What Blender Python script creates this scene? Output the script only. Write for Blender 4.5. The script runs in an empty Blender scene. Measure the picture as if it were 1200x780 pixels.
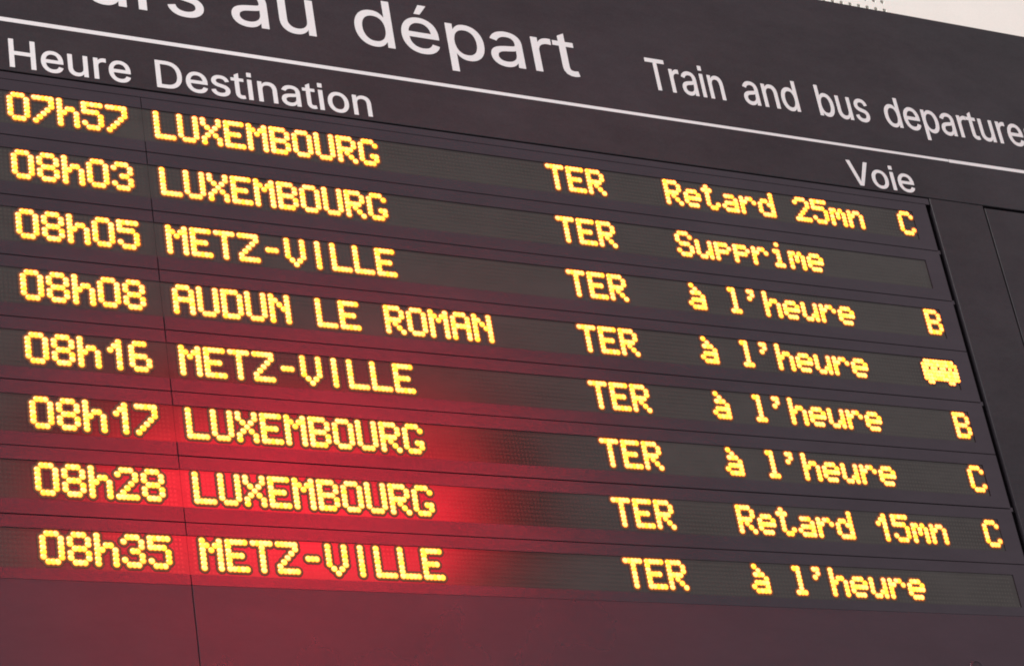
import bpy, bmesh, math, random
from mathutils import Matrix, Vector

# ------------------------------------------------------------------ units
# Board coordinates: x right, y down, z into the wall, one unit = one LED column.
U = 0.008                 # metres per unit
H0 = 4.2                  # height of y = 0 above the station floor
ROWP = 16.095             # pitch of the eight display rows
VP = 1.0827               # vertical pitch of the LED dots
CAM = (-186.55, 325.09, -448.58)
ZF = -0.6                 # front face of the metal frames

def W(x, y, z=0.0):
    return Vector((x * U, z * U, H0 - y * U))

def FX(x, z=ZF):          # the same sight line at the frame plane
    return x + (CAM[0] - x) * (z / CAM[2])

def FY(y, z=ZF):
    return y + (CAM[1] - y) * (z / CAM[2])

S = bpy.context.scene
COL = S.collection
random.seed(5)

# ------------------------------------------------------------------ camera
R = ((0.88194731, 0.15887693, -0.44376464),
     (0.08436506, 0.87306763, 0.4802452),
     (0.46373643, -0.46098919, 0.75659599))
def wv(v):
    return Vector((v[0], v[2], -v[1]))
right, up, back = wv(R[0]), -wv(R[1]), -wv(R[2])
cam_data = bpy.data.cameras.new('camera')
cam_data.sensor_width = 36.0
cam_data.lens = 36.0 * 2796.4 / 1200.0
cam_data.clip_start = 0.05
cam_data.clip_end = 200.0
cam = bpy.data.objects.new('camera', cam_data)
COL.objects.link(cam)
M = Matrix((right, up, back)).transposed().to_4x4()
M.translation = W(*CAM)
cam.matrix_world = M
S.camera = cam

# ------------------------------------------------------------------ ambient light of the hall, exposure
world = bpy.data.worlds.new('World')
S.world = world
world.use_nodes = True
bg = world.node_tree.nodes['Background']
bg.inputs[0].default_value = (0.96, 0.965, 1.0, 1)
bg.inputs[1].default_value = 0.475

S.view_settings.view_transform = 'Standard'
S.view_settings.look = 'None'
S.view_settings.exposure = 0.0
S.view_settings.gamma = 1.0
S.view_settings.use_curve_mapping = False
S.cycles.use_denoising = True
S.cycles.max_bounces = 6
S.cycles.filter_width = 1.9
S.cycles.sample_clamp_indirect = 4.0

def area_lamp(name, loc, target, size, power, colour):
    d = bpy.data.lights.new(name, 'AREA')
    d.shape = 'RECTANGLE'
    d.size, d.size_y = size
    d.energy = power
    d.color = colour
    o = bpy.data.objects.new(name, d)
    COL.objects.link(o)
    o.location = loc
    o.rotation_euler = (Vector(target) - Vector(loc)).to_track_quat('-Z', 'Y').to_euler()
    return o
# added unseen area lamp that brightens the white wall and lettering
area_lamp('added_fill_lamp', (-6.0, -3.0, 12.0), W(90, -60), (3.2, 1.2), 2500, (1.0, 0.985, 0.945))

# ------------------------------------------------------------------ materials
def mat(name, base, rough, spec=0.5, noise=0.0, noise_scale=400.0, bump=0.0, bump_scale=900.0, rough_var=0.0, metal=0.0, ior=1.5, tint=None, spec_var=0.0):
    m = bpy.data.materials.new(name)
    m.use_nodes = True
    nt = m.node_tree
    b = nt.nodes['Principled BSDF']
    b.inputs['Base Color'].default_value = (*base, 1)
    b.inputs['Roughness'].default_value = rough
    b.inputs['Specular IOR Level'].default_value = spec
    b.inputs['Metallic'].default_value = metal
    b.inputs['IOR'].default_value = ior
    if tint: b.inputs['Specular Tint'].default_value = (*tint, 1)
    tc = nt.nodes.new('ShaderNodeTexCoord')
    if noise:
        n = nt.nodes.new('ShaderNodeTexNoise')
        n.inputs['Scale'].default_value = noise_scale
        n.inputs['Detail'].default_value = 4
        nt.links.new(tc.outputs['Object'], n.inputs['Vector'])
        n2 = nt.nodes.new('ShaderNodeTexNoise')
        n2.inputs['Scale'].default_value = 3.5
        n2.inputs['Detail'].default_value = 5
        nt.links.new(tc.outputs['Object'], n2.inputs['Vector'])
        add = nt.nodes.new('ShaderNodeMath'); add.operation = 'ADD'
        nt.links.new(n.outputs['Fac'], add.inputs[0])
        nt.links.new(n2.outputs['Fac'], add.inputs[1])
        mr = nt.nodes.new('ShaderNodeMapRange')
        mr.inputs['From Min'].default_value = 0.6
        mr.inputs['From Max'].default_value = 1.4
        mr.inputs['To Min'].default_value = 1 - noise
        mr.inputs['To Max'].default_value = 1 + noise
        nt.links.new(add.outputs[0], mr.inputs['Value'])
        mx = nt.nodes.new('ShaderNodeMix'); mx.data_type = 'RGBA'; mx.blend_type = 'MULTIPLY'
        mx.inputs['Factor'].default_value = 1.0
        mx.inputs[6].default_value = (*base, 1)
        nt.links.new(mr.outputs[0], mx.inputs[7])
        nt.links.new(mx.outputs[2], b.inputs['Base Color'])
    if rough_var:
        n3 = nt.nodes.new('ShaderNodeTexNoise')
        n3.inputs['Scale'].default_value = 2.2
        n3.inputs['Detail'].default_value = 6
        nt.links.new(tc.outputs['Object'], n3.inputs['Vector'])
        m3 = nt.nodes.new('ShaderNodeMapRange')
        m3.inputs['From Min'].default_value = 0.3
        m3.inputs['From Max'].default_value = 0.7
        m3.inputs['To Min'].default_value = rough - rough_var
        m3.inputs['To Max'].default_value = rough + rough_var
        nt.links.new(n3.outputs['Fac'], m3.inputs['Value'])
        nt.links.new(m3.outputs[0], b.inputs['Roughness'])
    if spec_var:
        mp = nt.nodes.new('ShaderNodeMapping'); mp.inputs['Scale'].default_value = (1.0, 1.0, 2.6)
        n5 = nt.nodes.new('ShaderNodeTexNoise')
        n5.inputs['Scale'].default_value = 3.2; n5.inputs['Detail'].default_value = 11; n5.inputs['Roughness'].default_value = 0.80
        nt.links.new(tc.outputs['Object'], mp.inputs['Vector']); nt.links.new(mp.outputs[0], n5.inputs['Vector'])
        m5 = nt.nodes.new('ShaderNodeMapRange')
        m5.inputs['From Min'].default_value = 0.34; m5.inputs['From Max'].default_value = 0.66
        m5.inputs['To Min'].default_value = spec - spec_var; m5.inputs['To Max'].default_value = spec
        nt.links.new(n5.outputs['Fac'], m5.inputs['Value']); nt.links.new(m5.outputs[0], b.inputs['Specular IOR Level'])
    if bump:
        n4 = nt.nodes.new('ShaderNodeTexNoise')
        n4.inputs['Scale'].default_value = bump_scale
        n4.inputs['Detail'].default_value = 2
        nt.links.new(tc.outputs['Object'], n4.inputs['Vector'])
        bp = nt.nodes.new('ShaderNodeBump')
        bp.inputs['Strength'].default_value = bump
        bp.inputs['Distance'].default_value = 0.0006
        nt.links.new(n4.outputs['Fac'], bp.inputs['Height'])
        nt.links.new(bp.outputs[0], b.inputs['Normal'])
    return m

def emit(name, colour, strength):
    m = bpy.data.materials.new(name)
    m.use_nodes = True
    nt = m.node_tree
    b = nt.nodes['Principled BSDF']
    b.inputs['Base Color'].default_value = (0.3, 0.2, 0.05, 1)
    b.inputs['Roughness'].default_value = 0.4
    b.inputs['Emission Color'].default_value = (*colour, 1)
    b.inputs['Emission Strength'].default_value = strength
    return m

M_FRAME = mat('frame_paint', (0.011, 0.0065, 0.009), 0.125, 1.0, noise=0.25, noise_scale=500, bump=0.2, rough_var=0.02, ior=1.58, tint=(1.0, 0.80, 0.92), spec_var=0.22)
M_HEAD = mat('header_paint', (0.0210, 0.0172, 0.0215), 0.36, 0.5, noise=0.42, noise_scale=340, bump=0.25, rough_var=0.05, spec_var=0.2)
M_APRON = mat('panel_paint', (0.013, 0.0070, 0.0105), 0.285, 1.0, noise=0.25, noise_scale=500, bump=0.2, rough_var=0.03, ior=1.55, tint=(1.0, 0.72, 0.84), spec_var=0.15)
M_WIN = mat('smoked_window', (0.010, 0.007, 0.006), 0.135, 1.0, noise=0.28, noise_scale=600, rough_var=0.03, ior=1.66, tint=(1.0, 0.88, 0.84), spec_var=0.35)
M_DARK = mat('groove_black', (0.018, 0.009, 0.013), 0.7, 0.2)
M_CASE = mat('casing_metal', (0.05, 0.045, 0.048), 0.45, 0.5, noise=0.2, noise_scale=90)
M_WHITE = mat('white_vinyl', (0.69, 0.66, 0.67), 0.5, 0.4, noise=0.09, noise_scale=300)
M_OFF = mat('unlit_led', (0.020, 0.016, 0.012), 0.135, 0.92, ior=1.66, tint=(1.0, 0.89, 0.85))
M_WALL = mat('wall_paint', (0.82, 0.80, 0.75), 0.6, 0.3, noise=0.05, noise_scale=260, bump=0.1, bump_scale=200)
M_HOLE = mat('hole_backing', (0.05, 0.05, 0.04), 0.9, 0.1)
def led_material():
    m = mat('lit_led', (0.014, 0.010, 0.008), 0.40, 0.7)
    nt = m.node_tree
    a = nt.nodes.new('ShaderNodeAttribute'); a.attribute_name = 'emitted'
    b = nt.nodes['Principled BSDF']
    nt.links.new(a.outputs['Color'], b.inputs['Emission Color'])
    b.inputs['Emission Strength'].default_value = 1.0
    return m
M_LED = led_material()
M_RED = emit('red_sign_face', (1.0, 0.006, 0.038), 13.0)
M_BLACK = mat('black_housing', (0.02, 0.02, 0.02), 0.5, 0.3)

# ------------------------------------------------------------------ helpers
def link(name, me, material=None, parent=None):
    if material is not None and not me.materials:
        me.materials.append(material)
    o = bpy.data.objects.new(name, me)
    COL.objects.link(o)
    if parent is not None:
        o.parent = parent
    return o

def mesh_of(name, verts, faces, material=None):
    me = bpy.data.meshes.new(name)
    me.from_pydata([tuple(W(*v)) for v in verts], [], faces)
    bm = bmesh.new(); bm.from_mesh(me)
    bmesh.ops.recalc_face_normals(bm, faces=bm.faces)
    bm.to_mesh(me); bm.free()
    if material: me.materials.append(material)
    return me

def empty(name, x, y, z):
    o = bpy.data.objects.new(name, None)
    o.empty_display_size = 0.2
    COL.objects.link(o)
    return o

def box_geo(x0, x1, y0, y1, z0, z1, bev=0.0):
    """z0 is the face nearer the viewer; its edges are chamfered by bev"""
    b = bev
    v = [(x0 + b, y0 + b, z0), (x1 - b, y0 + b, z0), (x1 - b, y1 - b, z0), (x0 + b, y1 - b, z0)]
    if b:
        v += [(x0, y0, z0 + b), (x1, y0, z0 + b), (x1, y1, z0 + b), (x0, y1, z0 + b)]
    v += [(x0, y0, z1), (x1, y0, z1), (x1, y1, z1), (x0, y1, z1)]
    f = [(0, 1, 2, 3)]
    for r in range(len(v) // 4 - 1):
        a = r * 4
        for k in range(4):
            f.append((a + k, a + (k + 1) % 4, a + 4 + (k + 1) % 4, a + 4 + k))
    n = len(v)
    f.append((n - 4, n - 3, n - 2, n - 1))
    return v, f

def box(name, x0, x1, y0, y1, z0, z1, material, parent=None, bev=0.0):
    v, f = box_geo(x0, x1, y0, y1, z0, z1, bev)
    return link(name, mesh_of(name, v, f, material), None, parent)

def frame_geo(x0, x1, y0, y1, a0, a1, b0, b1, zf, zi, zb, bev=0.08, ib=0.35):
    """flat frame with a rectangular opening (a0..a1, b0..b1); front at zf, opening goes back to zi, sides to zb"""
    def ring(X0, X1, Y0, Y1, z): return [(X0, Y0, z), (X1, Y0, z), (X1, Y1, z), (X0, Y1, z)]
    v = ring(x0, x1, y0, y1, zb) + ring(x0, x1, y0, y1, zf + bev) + ring(x0 + bev, x1 - bev, y0 + bev, y1 - bev, zf) \
        + ring(a0 - ib * .3, a1 + ib * .3, b0 - ib, b1 + ib, zf) + ring(a0, a1, b0, b1, zf + 0.3) + ring(a0, a1, b0, b1, zi)
    f = []
    for r in range(5):
        a = r * 4
        for k in range(4):
            f.append((a + k, a + (k + 1) % 4, a + 4 + (k + 1) % 4, a + 4 + k))
    return v, f

def c_frame(x0, x1, y0, y1, a, b0, b1, open_right, zf, zb, bev=0.02):
    """U-shaped frame whose opening (b0..b1) runs out at the seam; a = inner x of the closed side"""
    if open_right: loop = [(x0, y0), (x1, y0), (x1, b0), (a, b0), (a, b1), (x1, b1), (x1, y1), (x0, y1)]
    else: loop = [(x1, y0), (x0, y0), (x0, b0), (a, b0), (a, b1), (x0, b1), (x0, y1), (x1, y1)]
    sgn = 1 if open_right else -1
    n = len(loop)
    inner = []
    for k in range(n):
        p, q, r = loop[k - 1], loop[k], loop[(k + 1) % n]
        def nrm(u, w):
            dx, dy = w[0] - u[0], w[1] - u[1]; l = math.hypot(dx, dy)
            return (-dy / l * sgn, dx / l * sgn)
        n1, n2 = nrm(p, q), nrm(q, r)
        inner.append((q[0] + (n1[0] + n2[0]) * bev, q[1] + (n1[1] + n2[1]) * bev))
    v = [(x, y, zb) for x, y in loop] + [(x, y, zf + bev) for x, y in loop] + [(x, y, zf) for x, y in inner]
    f = []
    for r in range(2):
        for k in range(n):
            f.append((r * n + k, r * n + (k + 1) % n, (r + 1) * n + (k + 1) % n, (r + 1) * n + k))
    m = 2 * n
    f += [(m + 0, m + 1, m + 2, m + 3), (m + 0, m + 3, m + 4, m + 7), (m + 4, m + 5, m + 6, m + 7)]
    return v, f

# ------------------------------------------------------------------ LED font, 5 x 7
F57 = {
 '0': "01110 10001 10001 10001 10001 10001 01110", '1': "00010 00110 01010 00010 00010 00010 00010",
 '2': "01110 10001 00001 00010 00100 01000 11111", '3': "01110 10001 00001 00110 00001 10001 01110",
 '5': "11111 10000 11110 00001 00001 10001 01110", '6': "01110 10000 10000 11110 10001 10001 01110",
 '7': "11111 00001 00001 00010 00100 01000 10000", '8': "01110 10001 10001 01110 10001 10001 01110",
 'h': "10000 10000 10110 11001 10001 10001 10001", 'L': "10000 10000 10000 10000 10000 10000 11111",
 'U': "10001 10001 10001 10001 10001 10001 01110", 'X': "10001 10001 01010 00100 01010 10001 10001",
 'E': "11111 10000 10000 11110 10000 10000 11111", 'M': "10001 11011 10101 10001 10001 10001 10001",
 'B': "11110 10001 10001 11110 10001 10001 11110", 'O': "01110 10001 10001 10001 10001 10001 01110",
 'R': "11110 10001 10001 11110 10100 10010 10001", 'G': "01110 10001 10000 10000 10011 10001 01110",
 'T': "11111 00100 00100 00100 00100 00100 00100", 'Z': "11111 00001 00010 00100 01000 10000 11111",
 '-': "00000 00000 00000 01110 00000 00000 00000", 'V': "10001 10001 10001 10001 10001 01010 00100",
 'I': "00100 00100 00100 00100 00100 00100 00100", 'A': "01110 10001 10001 11111 10001 10001 10001",
 'D': "11110 10001 10001 10001 10001 10001 11110", 'N': "10001 11001 10101 10011 10001 10001 10001",
 'C': "01110 10001 10000 10000 10000 10001 01110", 'S': "01110 10001 10000 01110 00001 10001 01110",
 'e': "00000 00000 01110 10001 11111 10000 01110", 't': "01000 11100 01000 01000 01000 01001 00110",
 'a': "00000 00000 01110 00001 01111 10001 01111", 'r': "00000 00000 10110 11001 10000 10000 10000",
 'd': "00001 00001 01101 10011 10001 10001 01111", 'm': "00000 00000 11010 10101 10101 10001 10001",
 'n': "00000 00000 10110 11001 10001 10001 10001", 'u': "00000 00000 10001 10001 10001 10011 01101",
 'p': "00000 00000 11110 10001 11110 10000 10000", 'i': "00100 00000 01100 00100 00100 00100 01110",
 'l': "01100 00100 00100 00100 00100 00100 01110", "'": "01100 00100 01000 00000 00000 00000 00000",
 '\u00e0': "01000 00100 01110 00001 01111 10001 01111",
 'bus': "011111111110 111111111111 110110110101 111111111111 111111111111 111111111111 011000001100",
}
DR = 0.69                       # radius of a lit dot, widened to imitate its bloom
def led_mesh(key):
    """lit dots: a dome each, swollen to imitate bloom, with a painted halo collar around it; colour = emitted light"""
    rows = F57[key].split()
    v, f, col = [], [], []
    N = 12
    hs = 0.25 if key == 'bus' else 1.0
    rnd = random.Random(len(key) * 31 + ord(key[0]))
    for r, row in enumerate(rows):
        for c, bit in enumerate(row):
            if bit != '1': continue
            x0, y0 = c, r * VP
            k0 = len(v)
            jx = 0.0013 * ((r * 7 + c * 13) % 5)
            w = rnd.uniform(0.06, 0.38)
            g = rnd.uniform(0.98, 1.7)
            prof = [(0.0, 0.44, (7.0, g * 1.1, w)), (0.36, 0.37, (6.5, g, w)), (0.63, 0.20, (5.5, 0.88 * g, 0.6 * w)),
                    (DR, 0.10, (3.0, 0.98, 0.05)), (DR + 0.02, 0.06, (0.42 * hs, 0.125 * hs, 0.004)), (0.98, 0.045, (0.20 * hs, 0.05 * hs, 0.002)), (1.38, 0.02, (0.0, 0.0, 0.0))]  # outer rings are a halo put into the emission colour to imitate bloom
            if key == 'bus': prof = [(rr * 0.9, hh, cc) for rr, hh, cc in prof]
            for (rr, hh, cc) in prof:
                for s in range(N if rr else 1):
                    a = 2 * math.pi * s / N
                    v.append(((x0 + rr * math.cos(a)) * U, -(hh + jx) * U, -(y0 + rr * math.sin(a)) * U))
                    col.append((*cc, 1.0))
            for s in range(N):
                f.append((k0, k0 + 1 + (s + 1) % N, k0 + 1 + s))
                for q2 in range(len(prof) - 2):
                    a, b_ = k0 + 1 + q2 * N, k0 + 1 + (q2 + 1) * N
                    f.append((a + s, a + (s + 1) % N, b_ + (s + 1) % N, b_ + s))
    me = bpy.data.meshes.new('led_glyph')
    me.from_pydata(v, [], f)
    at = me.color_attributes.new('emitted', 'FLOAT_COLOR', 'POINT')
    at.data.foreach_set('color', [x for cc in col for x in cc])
    bm = bmesh.new(); bm.from_mesh(me)
    for fc in bm.faces:
        if fc.normal.y > 0: fc.normal_flip()
    bm.to_mesh(me); bm.free()
    me.materials.append(M_LED)
    for p in me.polygons: p.use_smooth = True
    return me
LED = {}
def led(key):
    if key not in LED: LED[key] = led_mesh(key)
    return LED[key]

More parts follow.
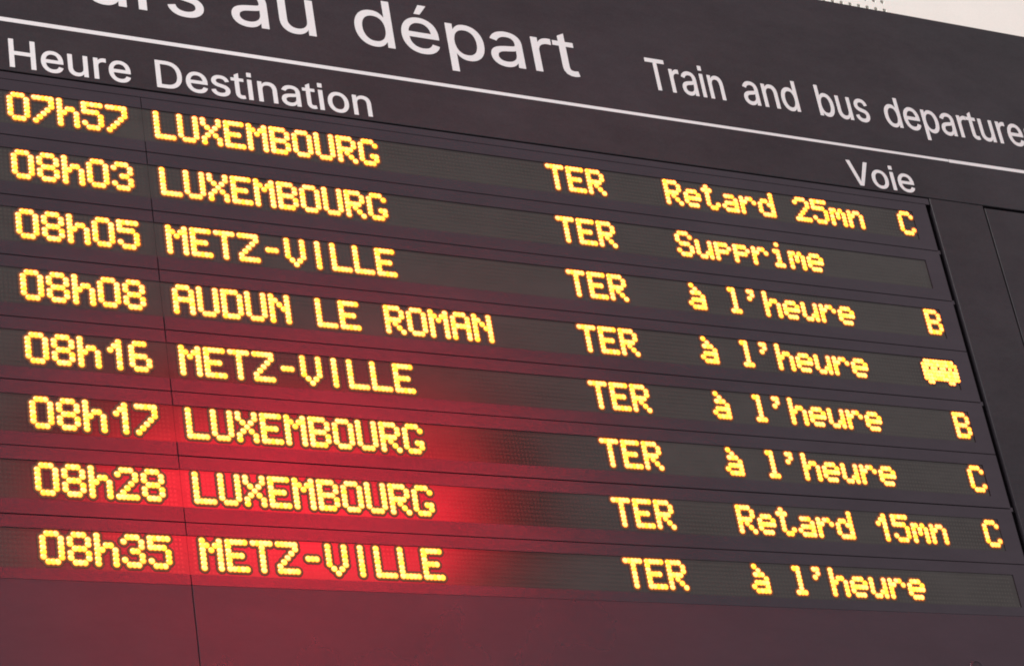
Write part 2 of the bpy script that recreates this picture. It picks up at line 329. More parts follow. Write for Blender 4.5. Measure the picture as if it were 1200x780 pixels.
# ------------------------------------------------------------------ printed letters (outlines, 1000 units per em size)
GL={'T':(449,[[(32,452),(32,509),(417,509),(417,452),(257,452),(257,0),(193,0),(193,452)]]),'r':(259,[[(53,0),(53,379),(112,379),(112,321),(115,321),(122,335),(130,347),(140,358),(152,367),(166,375),(181,380),(196,384),(213,385),(229,384),(243,384),(243,322),(230,324),(224,325),(219,325),(213,326),(207,326),(194,325),(182,323),(170,319),(159,315),(149,309),(140,301),(132,293),(126,284),(121,273),(117,262),(114,250),(114,237),(114,0)]]),'a':(389,[[(160,-9),(142,-8),(126,-5),(110,-1),(94,5),(80,12),(68,22),(57,32),(48,45),(40,58),(35,73),(31,90),(30,108),(31,123),(34,138),(38,150),(43,161),(50,171),(58,179),(67,187),(78,193),(89,199),(100,203),(112,207),(125,211),(138,213),(152,216),(165,218),(178,220),(234,227),(244,228),(252,230),(259,232),(265,235),(270,238),(273,243),(275,248),(276,255),(275,268),(273,279),(271,288),(267,297),(262,304),(256,311),(248,317),(240,322),(230,326),(220,329),(208,330),(196,331),(183,330),(171,329),(159,326),(149,322),(140,318),(132,313),(124,307),(118,301),(112,294),(107,288),(103,281),(100,274),(41,291),(48,308),(57,322),(67,335),(79,346),(91,355),(104,364),(118,370),(133,375),(148,379),(163,382),(179,384),(194,384),(204,384),(215,383),(227,382),(239,379),(251,376),(263,372),(275,367),(286,360),(296,353),(306,343),(315,333),(322,320),(329,306),(333,290),(336,272),(337,251),(337,0),(277,0),(277,52),(272,52),(269,45),(264,38),(258,32),(252,25),(244,18),(236,12),(226,6),(215,1),(203,-3),(190,-6),(176,-8)],[(170,45),(187,46),(202,49),(216,53),(228,59),(239,66),(248,74),(257,83),(263,93),(269,104),(272,115),(275,126),(276,138),(276,190),(273,188),(270,186),(265,184),(259,182),(253,180),(246,179),(239,177),(231,176),(200,171),(175,168),(165,166),(154,164),(144,162),(134,159),(125,155),(117,150),(110,145),(103,139),(98,132),(95,124),(93,115),(92,105),(92,95),(94,87),(98,79),(102,72),(107,66),(114,61),(121,56),(130,52),(139,49),(149,47),(159,46)]]),'i':(167,[[(53,0),(53,379),(114,379),(114,0)],[(84,443),(75,444),(67,446),(60,449),(54,455),(48,461),(44,468),(42,475),(41,483),(42,491),(44,499),(48,506),(54,512),(60,517),(67,521),(75,523),(84,524),(92,523),(100,521),(107,517),(114,512),(119,506),(123,499),(126,491),(126,483),(126,475),(123,468),(119,461),(114,455),(107,449),(100,446),(92,444)]]),'n':(410,[[(114,227),(114,0),(53,0),(53,379),(112,379),(112,287),(102,287),(112,312),(124,332),(137,349),(152,362),(169,372),(187,379),(207,383),(227,384),(246,383),(264,380),(280,376),(295,369),(309,360),(321,349),(332,336),(341,321),(348,304),(353,285),(356,264),(357,240),(357,0),(296,0),(296,235),(295,256),(290,275),(283,291),(273,304),(260,315),(246,323),(229,328),(210,329),(197,328),(184,326),(172,322),(161,317),(150,311),(141,303),(133,293),(126,283),(121,271),(117,257),(114,243)]]),'s':(365,[[(182,-8),(163,-7),(145,-5),(128,-2),(112,3),(98,10),(84,18),(72,27),(62,38),(53,50),(45,63),(40,78),(36,94),(94,107),(99,92),(105,79),(114,69),(124,60),(136,54),(150,49),(165,46),(181,45),(200,46),(217,50),(232,55),(244,62),(255,71),(262,81),(267,91),(268,103),(267,112),(265,121),(260,129),(254,136),(246,142),(237,147),(225,151),(212,155),(149,170),(125,177),(104,186),(87,196),(72,208),(61,222),(53,237),(48,255),(47,274),(48,290),(51,305),(57,319),(65,332),(75,343),(87,354),(100,363),(115,370),(131,377),(149,381),(167,384),(187,384),(206,384),(223,381),(239,378),(254,372),(267,366),(279,358),(290,349),(299,339),(307,328),(314,316),(319,303),(324,290),(268,277),(264,288),(258,298),(251,307),(243,316),(232,323),(219,328),(205,331),(187,333),(171,332),(156,329),(143,324),(131,317),(121,308),(114,299),(110,289),(109,277),(110,267),(112,258),(117,250),(124,243),(133,237),(144,232),(157,227),(172,223),(229,209),(254,202),(275,194),(292,183),(306,171),(317,158),(325,142),(330,125),(331,107),(330,90),(326,75),(321,61),(312,47),(302,35),(290,24),(276,15),(260,6),(242,0),(223,-5),(203,-7)]]),'e':(404,[[(212,-8),(185,-7),(161,-2),(138,6),(117,16),(98,30),(82,46),(68,64),(56,85),(46,108),(40,132),(35,159),(34,187),(35,215),(39,242),(46,267),(55,290),(67,311),(81,329),(97,346),(115,359),(135,370),(157,378),(180,383),(205,384),(221,384),(236,382),(251,379),(266,374),(280,368),(294,361),(307,351),(319,341),(331,329),(341,315),(350,299),(357,282),(363,263),(368,242),(370,219),(371,194),(371,169),(75,169),(75,221),(338,221),(310,202),(309,220),(307,237),(303,254),(298,269),(291,282),(283,294),(273,305),(263,314),(250,321),(237,326),(222,329),(205,330),(189,329),(173,326),(159,321),(146,313),(135,304),(125,294),(116,282),(109,270),(103,256),(99,241),(97,226),(96,211),(96,178),(97,157),(100,139),(104,122),(110,106),(118,92),(128,80),(139,70),(151,61),(165,55),(179,50),(195,47),(212,46),(224,47),(234,48),(244,50),(254,53),(263,56),(271,61),(278,66),(285,73),(292,80),(297,88),(302,96),(306,105),(365,91),(360,77),(353,63),(345,51),(335,39),(324,29),(311,19),(298,11),(283,4),(266,-1),(249,-5),(231,-7)]]),'t':(227,[[(204,379),(204,327),(6,327),(6,379)],[(65,471),(126,471),(126,98),(127,86),(128,76),(132,68),(136,61),(142,56),(150,53),(159,51),(170,50),(185,51),(202,54),(213,2),(208,0),(203,-1),(198,-2),(192,-3),(186,-3),(180,-4),(174,-4),(168,-4),(145,-3),(125,2),(107,10),(92,21),(80,35),(72,52),(67,71),(65,93)]]),'c':(396,[[(207,-8),(182,-7),(159,-2),(137,6),(117,16),(98,30),(82,46),(68,64),(56,85),(46,108),(40,133),(36,159),(34,187),(36,216),(40,243),(46,268),(56,291),(68,312),(82,330),(98,346),(117,360),(137,371),(159,378),(182,383),(207,384),(221,384),(234,383),(247,380),(260,377),(272,373),(284,368),(295,362),(305,356),(315,349),(324,341),(332,332),(340,322),(347,312),(353,301),(358,289),(362,277),(303,262),(301,269),(298,276),(294,283),(290,289),(286,295),(281,301),(276,306),(270,311),(264,315),(257,319),(250,322),(242,325),(234,327),(226,329),(217,329),(207,330),(189,329),(173,325),(158,319),(145,310),(134,300),(124,287),(115,274),(108,258),(103,242),(99,224),(97,206),(96,187),(97,169),(99,151),(103,134),(108,117),(115,102),(124,89),(134,76),(145,66),(158,57),(173,51),(189,48),(207,46),(217,47),(226,48),(234,49),(243,52),(250,54),(258,58),(264,62),(271,66),(277,71),(282,76),(287,82),(292,89),(296,95),(299,102),(302,110),(304,117),(363,102),(359,90),(354,78),(348,67),(341,56),(334,46),(325,37),(316,29),(306,21),(296,15),(285,9),(273,4),(261,-1),(248,-4),(235,-6),(221,-8)]]),'u':(410,[[(182,-5),(164,-4),(146,-1),(130,4),(115,11),(101,20),(89,31),(78,44),(69,59),(62,76),(57,95),(54,116),(53,139),(53,379),(114,379),(114,144),(115,123),(119,105),(127,89),(137,75),(150,64),(164,56),(181,52),(200,50),(213,51),(226,53),(238,57),(249,62),(259,69),(268,77),(276,86),(283,97),(289,109),(293,122),(295,137),(296,153),(296,379),(357,379),(357,0),(298,0),(298,92),(307,92),(297,67),(286,47),(272,30),(257,17),(240,7),(222,0),(203,-4)]]),'d':(424,[[(195,-8),(172,-7),(151,-2),(130,5),(111,16),(94,29),(79,45),(66,64),(55,84),(46,108),(39,133),(35,160),(34,189),(35,218),(39,245),(46,270),(55,293),(66,313),(79,332),(95,347),(112,361),(131,371),(151,378),(173,383),(196,384),(213,384),(228,381),(241,378),(253,373),(263,367),(272,360),(280,353),(287,346),(293,338),(298,331),(303,325),(306,319),(311,319),(311,509),(372,509),(372,0),(313,0),(313,59),(307,59),(303,53),(298,46),(293,39),(287,31),(280,24),(272,17),(263,10),(252,4),(241,-1),(227,-5),(212,-7)],[(205,47),(221,48),(236,51),(250,57),(263,65),(274,75),(284,86),(293,100),(299,115),(305,132),(309,150),(311,169),(312,189),(311,210),(309,229),(305,247),(300,263),(293,278),(284,291),(275,302),(263,312),(251,320),(237,325),(221,329),(205,330),(187,329),(172,325),(157,319),(145,311),(133,301),(124,290),(115,276),(108,261),(103,245),(99,227),(97,209),(96,189),(97,170),(99,151),(103,133),(109,117),(115,101),(124,88),(134,76),(145,66),(158,57),(172,51),(188,48)]]),'é':(404,[[(212,-8),(185,-7),(161,-2),(138,6),(117,16),(98,30),(82,46),(68,64),(56,85),(46,108),(40,132),(35,159),(34,187),(35,215),(39,242),(46,267),(55,290),(67,311),(81,329),(97,346),(115,359),(135,370),(157,378),(180,383),(205,384),(221,384),(236,382),(251,379),(266,374),(280,368),(294,361),(307,351),(319,341),(331,329),(341,315),(350,299),(357,282),(363,263),(368,242),(370,219),(371,194),(371,169),(75,169),(75,221),(338,221),(310,202),(309,220),(307,237),(303,254),(298,269),(291,282),(283,294),(273,305),(263,314),(250,321),(237,326),(222,329),(205,330),(189,329),(173,326),(159,321),(146,313),(135,304),(125,294),(116,282),(109,270),(103,256),(99,241),(97,226),(96,211),(96,178),(97,157),(100,139),(104,122),(110,106),(118,92),(128,80),(139,70),(151,61),(165,55),(179,50),(195,47),(212,46),(224,47),(234,48),(244,50),(254,53),(263,56),(271,61),(278,66),(285,73),(292,80),(297,88),(302,96),(306,105),(365,91),(360,77),(353,63),(345,51),(335,39),(324,29),(311,19),(298,11),(283,4),(266,-1),(249,-5),(231,-7)],[(177,429),(225,529),(293,529),(227,429)]]),'p':(424,[[(53,-143),(53,379),(112,379),(112,319),(118,319),(122,325),(126,331),(131,338),(137,346),(144,353),(152,360),(161,367),(171,373),(183,378),(197,381),(212,384),(229,384),(252,383),(274,378),(294,371),(313,361),(330,347),(345,332),(359,313),(370,293),(379,270),(385,245),(389,218),(390,189),(389,160),(385,133),(379,108),(370,84),(359,64),(346,45),(330,29),(313,16),(294,5),(274,-2),(252,-7),(229,-8),(213,-7),(198,-5),(184,-1),(173,4),(162,10),(153,17),(145,24),(138,31),(132,39),(127,46),(122,53),(118,59),(114,59),(114,-143)],[(220,47),(237,48),(253,51),(267,57),(279,66),(291,76),(301,88),(309,101),(316,117),(321,133),(325,151),(327,170),(328,189),(327,209),(325,227),(321,245),(316,261),(309,276),(301,290),(291,301),(280,311),(267,319),(253,325),(237,329),(220,330),(203,329),(188,325),(174,320),(161,312),(150,302),(140,291),(132,278),(125,263),(120,247),(116,229),(113,210),(113,189),(113,169),(116,150),(120,132),(125,115),(132,100),(140,86),(150,75),(162,65),(174,57),(188,51),(204,48)]]),'H':(517,[[(60,0),(60,509),(125,509),(125,289),(392,289),(392,509),(457,509),(457,0),(392,0),(392,232),(125,232),(125,0)]]),'D':(502,[[(219,0),(96,0),(96,57),(215,57),(244,58),(272,63),(296,70),(318,81),(337,94),(354,110),(368,128),(379,149),(388,172),(394,198),(398,226),(399,255),(398,285),(394,312),(388,337),(379,361),(368,381),(354,399),(338,415),(320,428),(299,438),(275,446),(249,450),(221,452),(93,452),(93,509),(225,509),(261,507),(294,501),(325,492),(353,478),(377,461),(399,441),(418,418),(433,391),(446,361),(455,329),(460,293),(462,255),(460,217),(455,181),(446,149),(433,119),(417,92),(398,68),(376,48),(351,31),(322,17),(291,8),(256,2)],[(125,509),(125,0),(60,0),(60,509)]]),'o':(415,[[(207,-8),(182,-7),(159,-2),(137,6),(117,16),(98,30),(82,46),(68,64),(56,85),(46,108),(40,133),(36,159),(34,187),(36,216),(40,243),(46,268),(56,291),(68,312),(82,330),(98,346),(117,360),(137,371),(159,378),(182,383),(207,384),(233,383),(256,378),(278,371),(299,360),(317,346),(333,330),(347,312),(359,291),(369,268),(376,243),(380,216),(381,187),(380,159),(376,133),(369,108),(359,85),(347,64),(333,46),(317,30),(299,16),(278,6),(256,-2),(233,-7)],[(207,46),(226,48),(242,51),(257,57),(270,66),(282,76),(292,89),(300,102),(307,117),(312,134),(316,151),(318,169),(319,187),(318,206),(316,224),(312,242),(307,258),(300,274),(292,287),(282,300),(270,310),(257,319),(242,325),(226,329),(207,330),(189,329),(173,325),(158,319),(145,310),(134,300),(124,287),(115,274),(108,258),(103,242),(99,224),(97,206),(96,187),(97,169),(99,151),(103,134),(108,117),(115,102),(124,89),(134,76),(145,66),(158,57),(173,51),(189,48)]]),'V':(480,[[(204,0),(16,509),(84,509),(192,206),(197,192),(203,176),(209,158),(215,137),(222,115),(230,89),(239,61),(248,31),(235,31),(244,62),(252,90),(260,115),(267,138),(274,158),(279,176),(285,192),(290,206),(395,509),(463,509),(278,0)]]),'b':(424,[[(229,-8),(213,-7),(198,-5),(184,-1),(172,4),(162,10),(153,17),(145,24),(138,31),(132,39),(127,46),(122,53),(118,59),(112,59),(112,0),(53,0),(53,509),(114,509),(114,319),(118,319),(122,325),(127,331),(132,338),(137,346),(144,353),(152,360),(161,367),(171,373),(183,378),(197,381),(212,384),(229,384),(252,383),(274,378),(294,371),(313,361),(330,347),(345,332),(359,313),(370,293),(379,270),(385,245),(389,218),(390,189),(389,160),(385,133),(379,108),(370,84),(359,64),(346,45),(330,29),(313,16),(294,5),(274,-2),(252,-7)],[(220,47),(237,48),(253,51),(267,57),(279,66),(291,76),(301,88),(309,101),(316,117),(321,133),(325,151),(327,170),(328,189),(327,209),(325,227),(321,245),(316,261),(309,276),(301,290),(291,301),(280,311),(267,319),(253,325),(237,329),(220,330),(203,329),(188,325),(174,320),(161,312),(150,302),(140,291),(132,278),(125,263),(120,247),(116,229),(113,210),(113,189),(113,169),(116,150),(120,132),(125,115),(132,100),(140,86),(150,75),(162,65),(174,57),(188,51),(204,48)]]),'h':(410,[[(114,227),(114,0),(53,0),(53,509),(114,509),(114,287),(102,287),(112,312),(124,332),(137,349),(152,362),(169,372),(187,379),(207,383),(227,384),(246,383),(264,380),(280,376),(295,369),(309,360),(321,349),(332,336),(341,321),(348,304),(353,285),(356,264),(357,240),(357,0),(296,0),(296,235),(295,256),(290,275),(283,291),(273,304),(260,315),(246,323),(229,328),(210,329),(197,328),(184,326),(172,322),(161,317),(150,311),(141,303),(133,293),(126,283),(121,271),(117,257),(114,243)]])}
GL['i'][1][1] = [(53, 442), (53, 512), (115, 512), (115, 442)]
GL['t'] = (227, [[(68, 440), (128, 474), (128, 98), (132, 72), (144, 58), (166, 53), (190, 54), (206, 57), (216, 6), (196, 0), (170, -4), (130, 0), (96, 18), (75, 50), (68, 98)], [(8, 331), (8, 379), (205, 379), (205, 331)]])
PRINT = {}
from mathutils.geometry import delaunay_2d_cdt
def area2(p): return sum(p[k][0] * p[(k + 1) % len(p)][1] - p[(k + 1) % len(p)][0] * p[k][1] for k in range(len(p)))
OUT = -1.0 if area2(GL['H'][1][0]) < 0 else 1.0
def grow(p, d):
    out = []
    n = len(p)
    for k in range(n):
        a, b, c = Vector(p[k - 1]), Vector(p[k]), Vector(p[(k + 1) % n])
        e1, e2 = (b - a), (c - b)
        if e1.length < 1e-9 or e2.length < 1e-9: out.append(b); continue
        e1.normalize(); e2.normalize()
        n1, n2 = Vector((e1.y, -e1.x)), Vector((e2.y, -e2.x))
        m = n1 + n2
        if m.length < 0.3: out.append(b + n1 * d * OUT); continue
        m.normalize()
        out.append(b + m * (OUT * d / max(0.5, m.dot(n1))))
    return out
def winding(pt, loops):
    w = 0
    for p in loops:
        for k in range(len(p)):
            a, b = p[k], p[(k + 1) % len(p)]
            if (a.y <= pt.y) != (b.y <= pt.y):
                x = a.x + (pt.y - a.y) / (b.y - a.y) * (b.x - a.x)
                if x > pt.x: w += 1 if b.y > a.y else -1
    return w
def print_mesh(ch, sx, sy, off):
    key = (ch, sx, sy, off)
    if key in PRINT: return PRINT[key]
    loops = [grow([(x / 1000 * sx, y / 1000 * sy) for x, y in sp], off) for sp in GL[ch][1]]
    pts, edges = [], []
    for p in loops:
        n = len(pts)
        pts += [Vector((q.x, q.y)) for q in p]
        edges += [(n + k, n + (k + 1) % len(p)) for k in range(len(p))]
    V2, E2, F2, _, _, _ = delaunay_2d_cdt(pts, edges, [], 0, 1e-6)
    keep = [fc for fc in F2 if winding(sum((V2[k] for k in fc), Vector((0, 0))) / len(fc), loops) != 0]
    t = 0.06
    nv = len(V2)
    verts = [(q.x * U, -t * U, q.y * U) for q in V2] + [(q.x * U, 0.02 * U, q.y * U) for q in V2]
    faces = [tuple(fc) for fc in keep]
    cnt = {}
    for fc in keep:
        for k in range(len(fc)):
            cnt.setdefault(frozenset((fc[k], fc[(k + 1) % len(fc)])), []).append((fc[k], fc[(k + 1) % len(fc)]))
    for e in cnt.values():
        if len(e) == 1:
            a, c = e[0]
            faces.append((c, a, a + nv, c + nv))
    me = bpy.data.meshes.new('letter')
    me.from_pydata(verts, [], faces)
    me.materials.append(M_WHITE)
    PRINT[key] = me
    return me

# ================================================================== THE SETTING: wall behind the board
ZW = 31.0
HP = 3.40; HX = 268.05; HY = -101.75; NX = 84; NYU = 24; NYD = 3
px0, px1 = HX - HP * (NX - 0.5), HX + HP * 0.5
py0, py1 = HY - HP * (NYU + 0.5), HY + HP * (NYD + 0.5)
v, f = [], []
def quad(a, b, c, d):
    n = len(v); v.extend((a, b, c, d)); f.append((n, n + 1, n + 2, n + 3))
WX0, WX1, WY0, WY1 = -420, 640, -330, 420
for (a, b, c, d) in ((WX0, WX1, WY0, py0), (WX0, WX1, py1, WY1), (WX0, px0, py0, py1), (px1, WX1, py0, py1)):
    quad((a, c, ZW), (b, c, ZW), (b, d, ZW), (a, d, ZW))
def flip_front(me):
    bm = bmesh.new(); bm.from_mesh(me)
    for fc in bm.faces:
        if abs(fc.normal.y) > 0.9 and fc.normal.y > 0: fc.normal_flip()
    bm.to_mesh(me); bm.free()
v2, f2 = box_geo(WX0, WX1, WY0, WY1, ZW + 6, ZW + 20)
n = len(v); v += v2; f += [tuple(i + n for i in q) for q in f2]
wall_me = mesh_of('wall', v, f, M_WALL); flip_front(wall_me)
wall = link('wall', wall_me)
wall['kind'] = 'structure'
v, f = [], []
rh = 0.80
for i in range(NX):
    for j in range(-NYU, NYD + 1):
        cx, cy = HX - i * HP, HY + j * HP
        h = HP / 2
        sq = [(h, 0), (h, h), (0, h), (-h, h), (-h, 0), (-h, -h), (0, -h), (h, -h)]
        n = len(v)
        v += [(cx + a, cy + b, ZW) for a, b in sq]
        v += [(cx + rh * math.cos(k * math.pi / 4), cy + rh * math.sin(k * math.pi / 4), ZW) for k in range(8)]
        v += [(cx + rh * math.cos(k * math.pi / 4), cy + rh * math.sin(k * math.pi / 4), ZW + 1.5) for k in range(8)]
        for k in range(8):
            k2 = (k + 1) % 8
            f.append((n + k, n + k2, n + 8 + k2, n + 8 + k))
            f.append((n + 8 + k, n + 8 + k2, n + 16 + k2, n + 16 + k))
pp = mesh_of('perforated_panel', v, f, M_WALL); flip_front(pp)
link('perforated_panel', pp, None, wall)
box('hole_backing', px0, px1, py0, py1, ZW + 1.6, ZW + 5.5, M_HOLE, wall)

# ================================================================== THE BOARD
ROOT = W(95, 168, 15)
board = bpy.data.objects.new('departure_board', None)
COL.objects.link(board)
board.location = ROOT
board['label'] = 'dark grey departure board with eight rows of amber LED text on a white wall'
board['category'] = 'departure board'

def bw(x, y, z=0.0): return W(x, y, z) - ROOT
def bmesh_of(name, verts, faces, material):
    me = mesh_of(name, verts, faces, material)
    me.transform(Matrix.Translation(-ROOT))
    return me
def bpart(name, verts, faces, material, parent=board):
    return link(name, bmesh_of(name, verts, faces, material), None, parent)
def bbox(name, x0, x1, y0, y1, z0, z1, material, parent=board, bev=0.0):
    vv, ff = box_geo(x0, x1, y0, y1, z0, z1, bev)
    return bpart(name, vv, ff, material, parent)

BX0, BX1, BY0, BY1 = -150.0, 335.0, FY(-73.8), 168.0
XS = FX(-3.2)                       # vertical seam between the two modules
ZD = 2.4                            # floor of the grooves
bbox('casing', BX0 - 1.0, BX1 + 1.0, BY0 + 0.15, BY1 + 1.0, ZD + 0.3, ZW - 0.1, M_CASE)
bbox('groove_floor', BX0 - 0.6, BX1 + 0.6, FY(-9.5), BY1 + 0.6, ZD, ZD + 0.2, M_DARK)

YA, YB = FY(-6.9), FY(-4.55)
# header with a slim overlapping lower edge
header = bbox('header_panel', BX0, BX1, BY0, YA - 0.17, ZF, ZD + 0.25, M_HEAD, bev=0.1)
def rule(x0, x1, t0, t1, b0, b1):
    z = ZF
    vv = [(FX(x0), FY(t0), z - 0.06), (FX(x1), FY(t1), z - 0.06), (FX(x1), FY(b1), z - 0.06), (FX(x0), FY(b0), z - 0.06),
          (FX(x0), FY(t0), z + 0.02), (FX(x1), FY(t1), z + 0.02), (FX(x1), FY(b1), z + 0.02), (FX(x0), FY(b0), z + 0.02)]
    ff = [(0, 1, 2, 3), (4, 5, 6, 7), (0, 1, 5, 4), (1, 2, 6, 5), (2, 3, 7, 6), (3, 0, 4, 7)]
    bpart('rule_line', vv, ff, M_WHITE, header)
rule(-148, 246.7, -22.75, -21.72, -21.42, -20.92)
rule(246.9, 333, -21.78, -21.9, -20.72, -20.8)

def word(txt, x, base, sx, sy, off, gap=None):
    for ch in txt:
        me = print_mesh(ch, sx, sy, off)
        o = link('letter', me, None, header)
        o.location = bw(FX(x), FY(base), ZF - 0.035)
        x += GL[ch][0] / 1000 * sx
TS = 31.8
word('Trains', -123.8, -31.1, TS, 29.2, 0.08)
word('et', -53.4, -31.1, TS, 29.2, 0.08)
word('cars', -27.7, -31.1, TS, 29.2, 0.08)
word('au', 22.75, -31.1, TS, 29.2, 0.08)
word('d\u00e9part', 57.0, -31.1, TS, 29.2, 0.08)
word('Train', 146.3, -30.9, 15.5, 20.4, 0.09)
word('and', 177.7, -30.9, 16.3, 20.4, 0.09)
word('bus', 203.0, -30.9, 15.9, 20.4, 0.09)
word('departures', 227.0, -30.8, 16.4, 20.2, 0.09)
word('Heure', -36.0, -8.25, 15.7, 15.7, 0.09)
word('Destination', 0.55, -8.3, 16.1, 15.5, 0.09)
word('Voie', 208.2, -8.1, 15.9, 15.8, 0.09)

# trim strip under the header
bbox('trim_strip', BX0, FX(235.0), YA + 0.17, YB - 0.17, ZF + 0.15, ZD + 0.1, M_FRAME, bev=0.08)

# eight display rows
SEAM = [YB] + [FY(s) for s in (11.2, 27.65, 43.75, 59.75, 75.65, 91.85, 108.2)] + [FY(123.2)]
ROWS = [("07h57", "LUXEMBOURG", "TER", "Retard 25mn", "C"),
        ("08h03", "LUXEMBOURG", "TER", "Supprime", ""),
        ("08h05", "METZ-VILLE", "TER", "\u00e0 l'heure", "B"),
        ("08h08", "AUDUN LE ROMAN", "TER", "\u00e0 l'heure", "bus"),
        ("08h16", "METZ-VILLE", "TER", "\u00e0 l'heure", "B"),
        ("08h17", "LUXEMBOURG", "TER", "\u00e0 l'heure", "C"),
        ("08h28", "LUXEMBOURG", "TER", "Retard 15mn", "C"),
        ("08h35", "METZ-VILLE", "TER", "\u00e0 l'heure", "")]
# unlit dots of a window: one shared mesh per module
def unlit(nx0, nx1):
    vv, ff = [], []
    for c in range(nx0, nx1 + 1):
        for r in range(-1, 8):
            n = len(vv); x, y = c, r * VP
            q = 0.33
            vv += [((x + q * math.cos(k * math.pi / 3)) * U, 0.0, -(y + q * math.sin(k * math.pi / 3)) * U) for k in range(6)]
            ff.append(tuple(range(n, n + 6)))
    me = bpy.data.meshes.new('unlit_leds'); me.from_pydata(vv, [], ff)
    bm = bmesh.new(); bm.from_mesh(me)
    for fc in bm.faces:
        if fc.normal.y > 0: fc.normal_flip()
    bm.to_mesh(me); bm.free()
    me.materials.append(M_OFF)
    return me
UN1, UN2 = unlit(-56, -5), unlit(-2, 225)
XG0 = FX(233.2)
XL = -62.0
for i, (tm, dest, kind, status, voie) in enumerate(ROWS):
    y0, y1 = SEAM[i] + 0.12, SEAM[i + 1] - 0.12
    if i == 7: y1 = FY(123.2) - 0.04
    ty = i * ROWP
    wy0, wy1 = FY(ty - 1.35), FY(ty + 7.95)
    # module sheets are never perfectly flush
    dz = random.uniform(-0.05, 0.05)
    g1 = c_frame(XL, XS - 0.11, y0, y1, XL + 3.2, wy0, wy1, True, ZF + dz, ZD + 0.1)
    g2 = c_frame(XS + 0.11, XG0, y0, y1, FX(227.6), wy0, wy1, False, ZF - dz, ZD + 0.1)
    td = bpart('time_display', *g1, M_FRAME)
    rd = bpart('train_display', *g2, M_FRAME)
    w1 = bbox('display_window', XL + 2.6, XS - 0.03, wy0 - 0.4, wy1 + 0.4, -0.38, 0.6, M_WIN, td)
    w2 = bbox('display_window', XS + 0.03, FX(227.6) + 0.5, wy0 - 0.4, wy1 + 0.4, -0.38, 0.6, M_WIN, rd)
    for par, me in ((td, UN1), (rd, UN2)):
        u = link('unlit_leds', me, None, par); u.location = bw(0, ty, -0.385); u['kind'] = 'stuff'
    def put(txt, col, par):
        for k, ch in enumerate(txt):
            if ch == ' ': continue
            nm = 'led_digit' if ch.isdigit() else ('led_hyphen' if ch == '-' else 'led_apostrophe' if ch == "'" else 'led_letter')
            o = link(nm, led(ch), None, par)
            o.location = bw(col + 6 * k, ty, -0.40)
    put(tm, -36, td)
    put(dest, 0, rd); put(kind, 108, rd); put(status, 144, rd)
    if voie == 'bus':
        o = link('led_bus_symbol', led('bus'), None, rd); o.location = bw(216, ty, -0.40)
    elif voie:
        put(voie, 222, rd)
    # small hinge tab that bridges the side groove at every second seam
    if i in (0, 2, 4, 6) or i == 7:
        pass
for s in (1, 2, 4, 6):
    bbox('hinge_tab', XG0 - 0.1, FX(234.4), SEAM[s] - 1.3 + 0.6, SEAM[s] + 0.55, ZF + 0.5, ZD + 0.1, M_FRAME, bev=0.08)
bbox('left_panel', BX0, XL - 0.2, YB + 0.17, BY1, ZF, ZD + 0.1, M_FRAME, bev=0.1)
YP = FY(123.2)
bbox('lower_panel', XL, XS - 0.11, YP, BY1, ZF - 0.03, ZD + 0.1, M_APRON, bev=0.06)
bbox('lower_panel', XS + 0.11, FX(235.3), YP, BY1, ZF - 0.03, ZD + 0.1, M_APRON, bev=0.06)
bbox('side_panel', FX(235.4), FX(254.8), YA + 0.07, BY1, ZF, ZD + 0.1, M_HEAD, bev=0.08)
bbox('side_panel', FX(255.45), BX1, YA + 0.75, BY1, ZF + 0.1, ZD + 0.1, M_HEAD, bev=0.08)

bbox('seam_shade_strip', XS - 0.2, XS + 0.2, YB - 0.1, BY1 - 0.1, -0.30, ZD + 0.05, M_DARK)  # added dark strip that hides glints, so the seam looks shaded
# small latch on the lower panel, cut by the bottom edge of the picture
vv, ff = [], []
lx, ly = FX(207.2), FY(138.4)
N = 20
for z, r in ((ZF - 0.03, 2.6), (ZF - 0.45, 2.5), (ZF - 0.5, 2.1), (ZF - 0.2, 1.9)):
    for k in range(N):
        a = 2 * math.pi * k / N
        vv.append((lx + r * math.cos(a) * 0.9, ly + r * math.sin(a), z))
for r in range(3):
    for k in range(N):
        ff.append((r * N + k, r * N + (k + 1) % N, (r + 1) * N + (k + 1) % N, (r + 1) * N + k))
ff.append(tuple(range(3 * N, 4 * N)))
latch = bpart('latch', vv, ff, M_APRON)

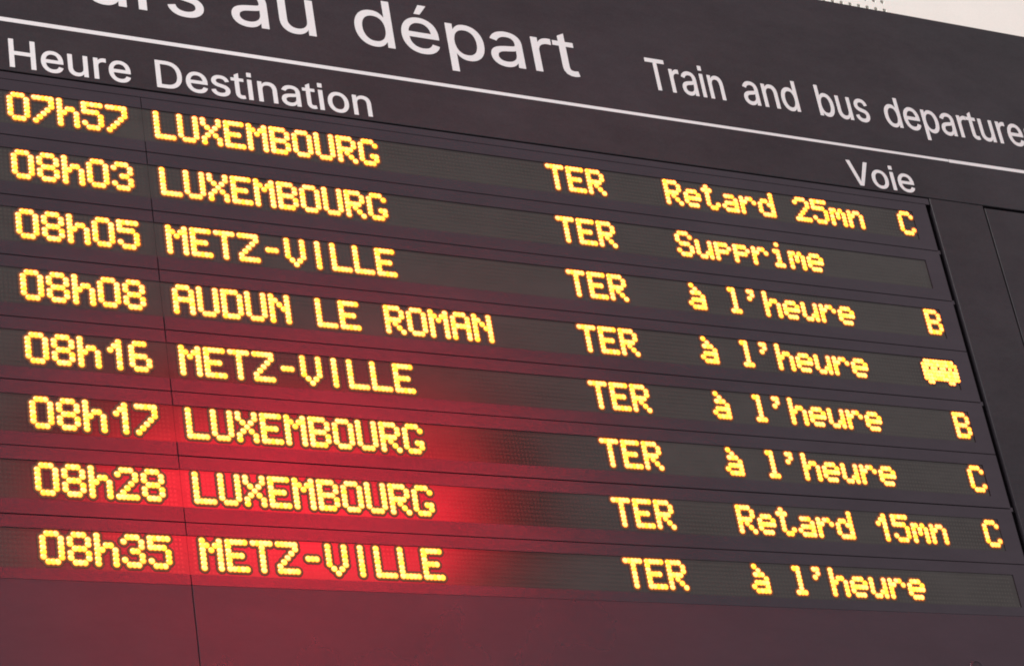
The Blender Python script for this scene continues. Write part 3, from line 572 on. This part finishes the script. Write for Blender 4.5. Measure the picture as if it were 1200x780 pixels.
# ================================================================== red lit sign hanging in the hall, mirrored in the board
def superellipse(cx, cy, a, b, e=3.2, n=44):
    out = []
    for k in range(n):
        t = 2 * math.pi * k / n
        c, s = math.cos(t), math.sin(t)
        out.append((cx + a * math.copysign(abs(c) ** (2 / e), c), cy + b * math.copysign(abs(s) ** (2 / e), s)))
    return out
def prism(name, loop, z0, z1, material, parent, origin):
    n = len(loop)
    vv = [(x, y, z0) for x, y in loop] + [(x, y, z1) for x, y in loop]
    ff = [tuple(range(n)), tuple(range(2 * n - 1, n - 1, -1))] + [(k, (k + 1) % n, n + (k + 1) % n, n + k) for k in range(n)]
    me = mesh_of(name, vv, ff, material); me.transform(Matrix.Translation(-origin))
    return link(name, me, None, parent)
DS = 1300.0                          # how far the sign hangs in front of the board
KS = (448.58 + DS) / (448.58 + 300.0)
PXM, PYM = 158.0, -42.5             # its centre if it hung 300 units away
SX = CAM[0] + (PXM - CAM[0]) * KS
SY = CAM[1] + (PYM - CAM[1]) * KS
SZ = -DS
SAX, SAY, HOX, HOY, HMX, HMY = 76.0 * KS, 31.5 * KS, 11.0 * KS, -15.0 * KS, 33.0 * KS, 19.0 * KS
so = W(SX, SY, SZ)
sign = bpy.data.objects.new('illuminated_sign', None); COL.objects.link(sign); sign.location = so
sign['label'] = 'red lit sign in a black housing, mirrored in the lower left display windows'
sign['category'] = 'sign'
prism('housing', superellipse(SX + HOX, SY + HOY, SAX + HMX, SAY + HMY), SZ, SZ - 14, M_BLACK, sign, so)
prism('lit_face', superellipse(SX, SY, SAX, SAY), SZ + 0.2, SZ + 3, M_RED, sign, so)
# stay running back and up to the ceiling
d = Vector((0.46, -0.46, -0.76)).normalized()
p0 = Vector((SX, SY, SZ - 13)); p1 = p0 + d * 420
a1 = d.cross(Vector((0, 0, 1))).normalized(); a2 = d.cross(a1)
vv = []
for p in (p0, p1):
    for k in range(8):
        t = math.pi * k / 4
        q = p + a1 * math.cos(t) * 3 + a2 * math.sin(t) * 3
        vv.append((q.x, q.y, q.z))
ff = [(k, (k + 1) % 8, 8 + (k + 1) % 8, 8 + k) for k in range(8)] + [tuple(range(8)), tuple(range(15, 7, -1))]
me = mesh_of('stay', vv, ff, M_BLACK); me.transform(Matrix.Translation(-so)); link('stay', me, None, sign)
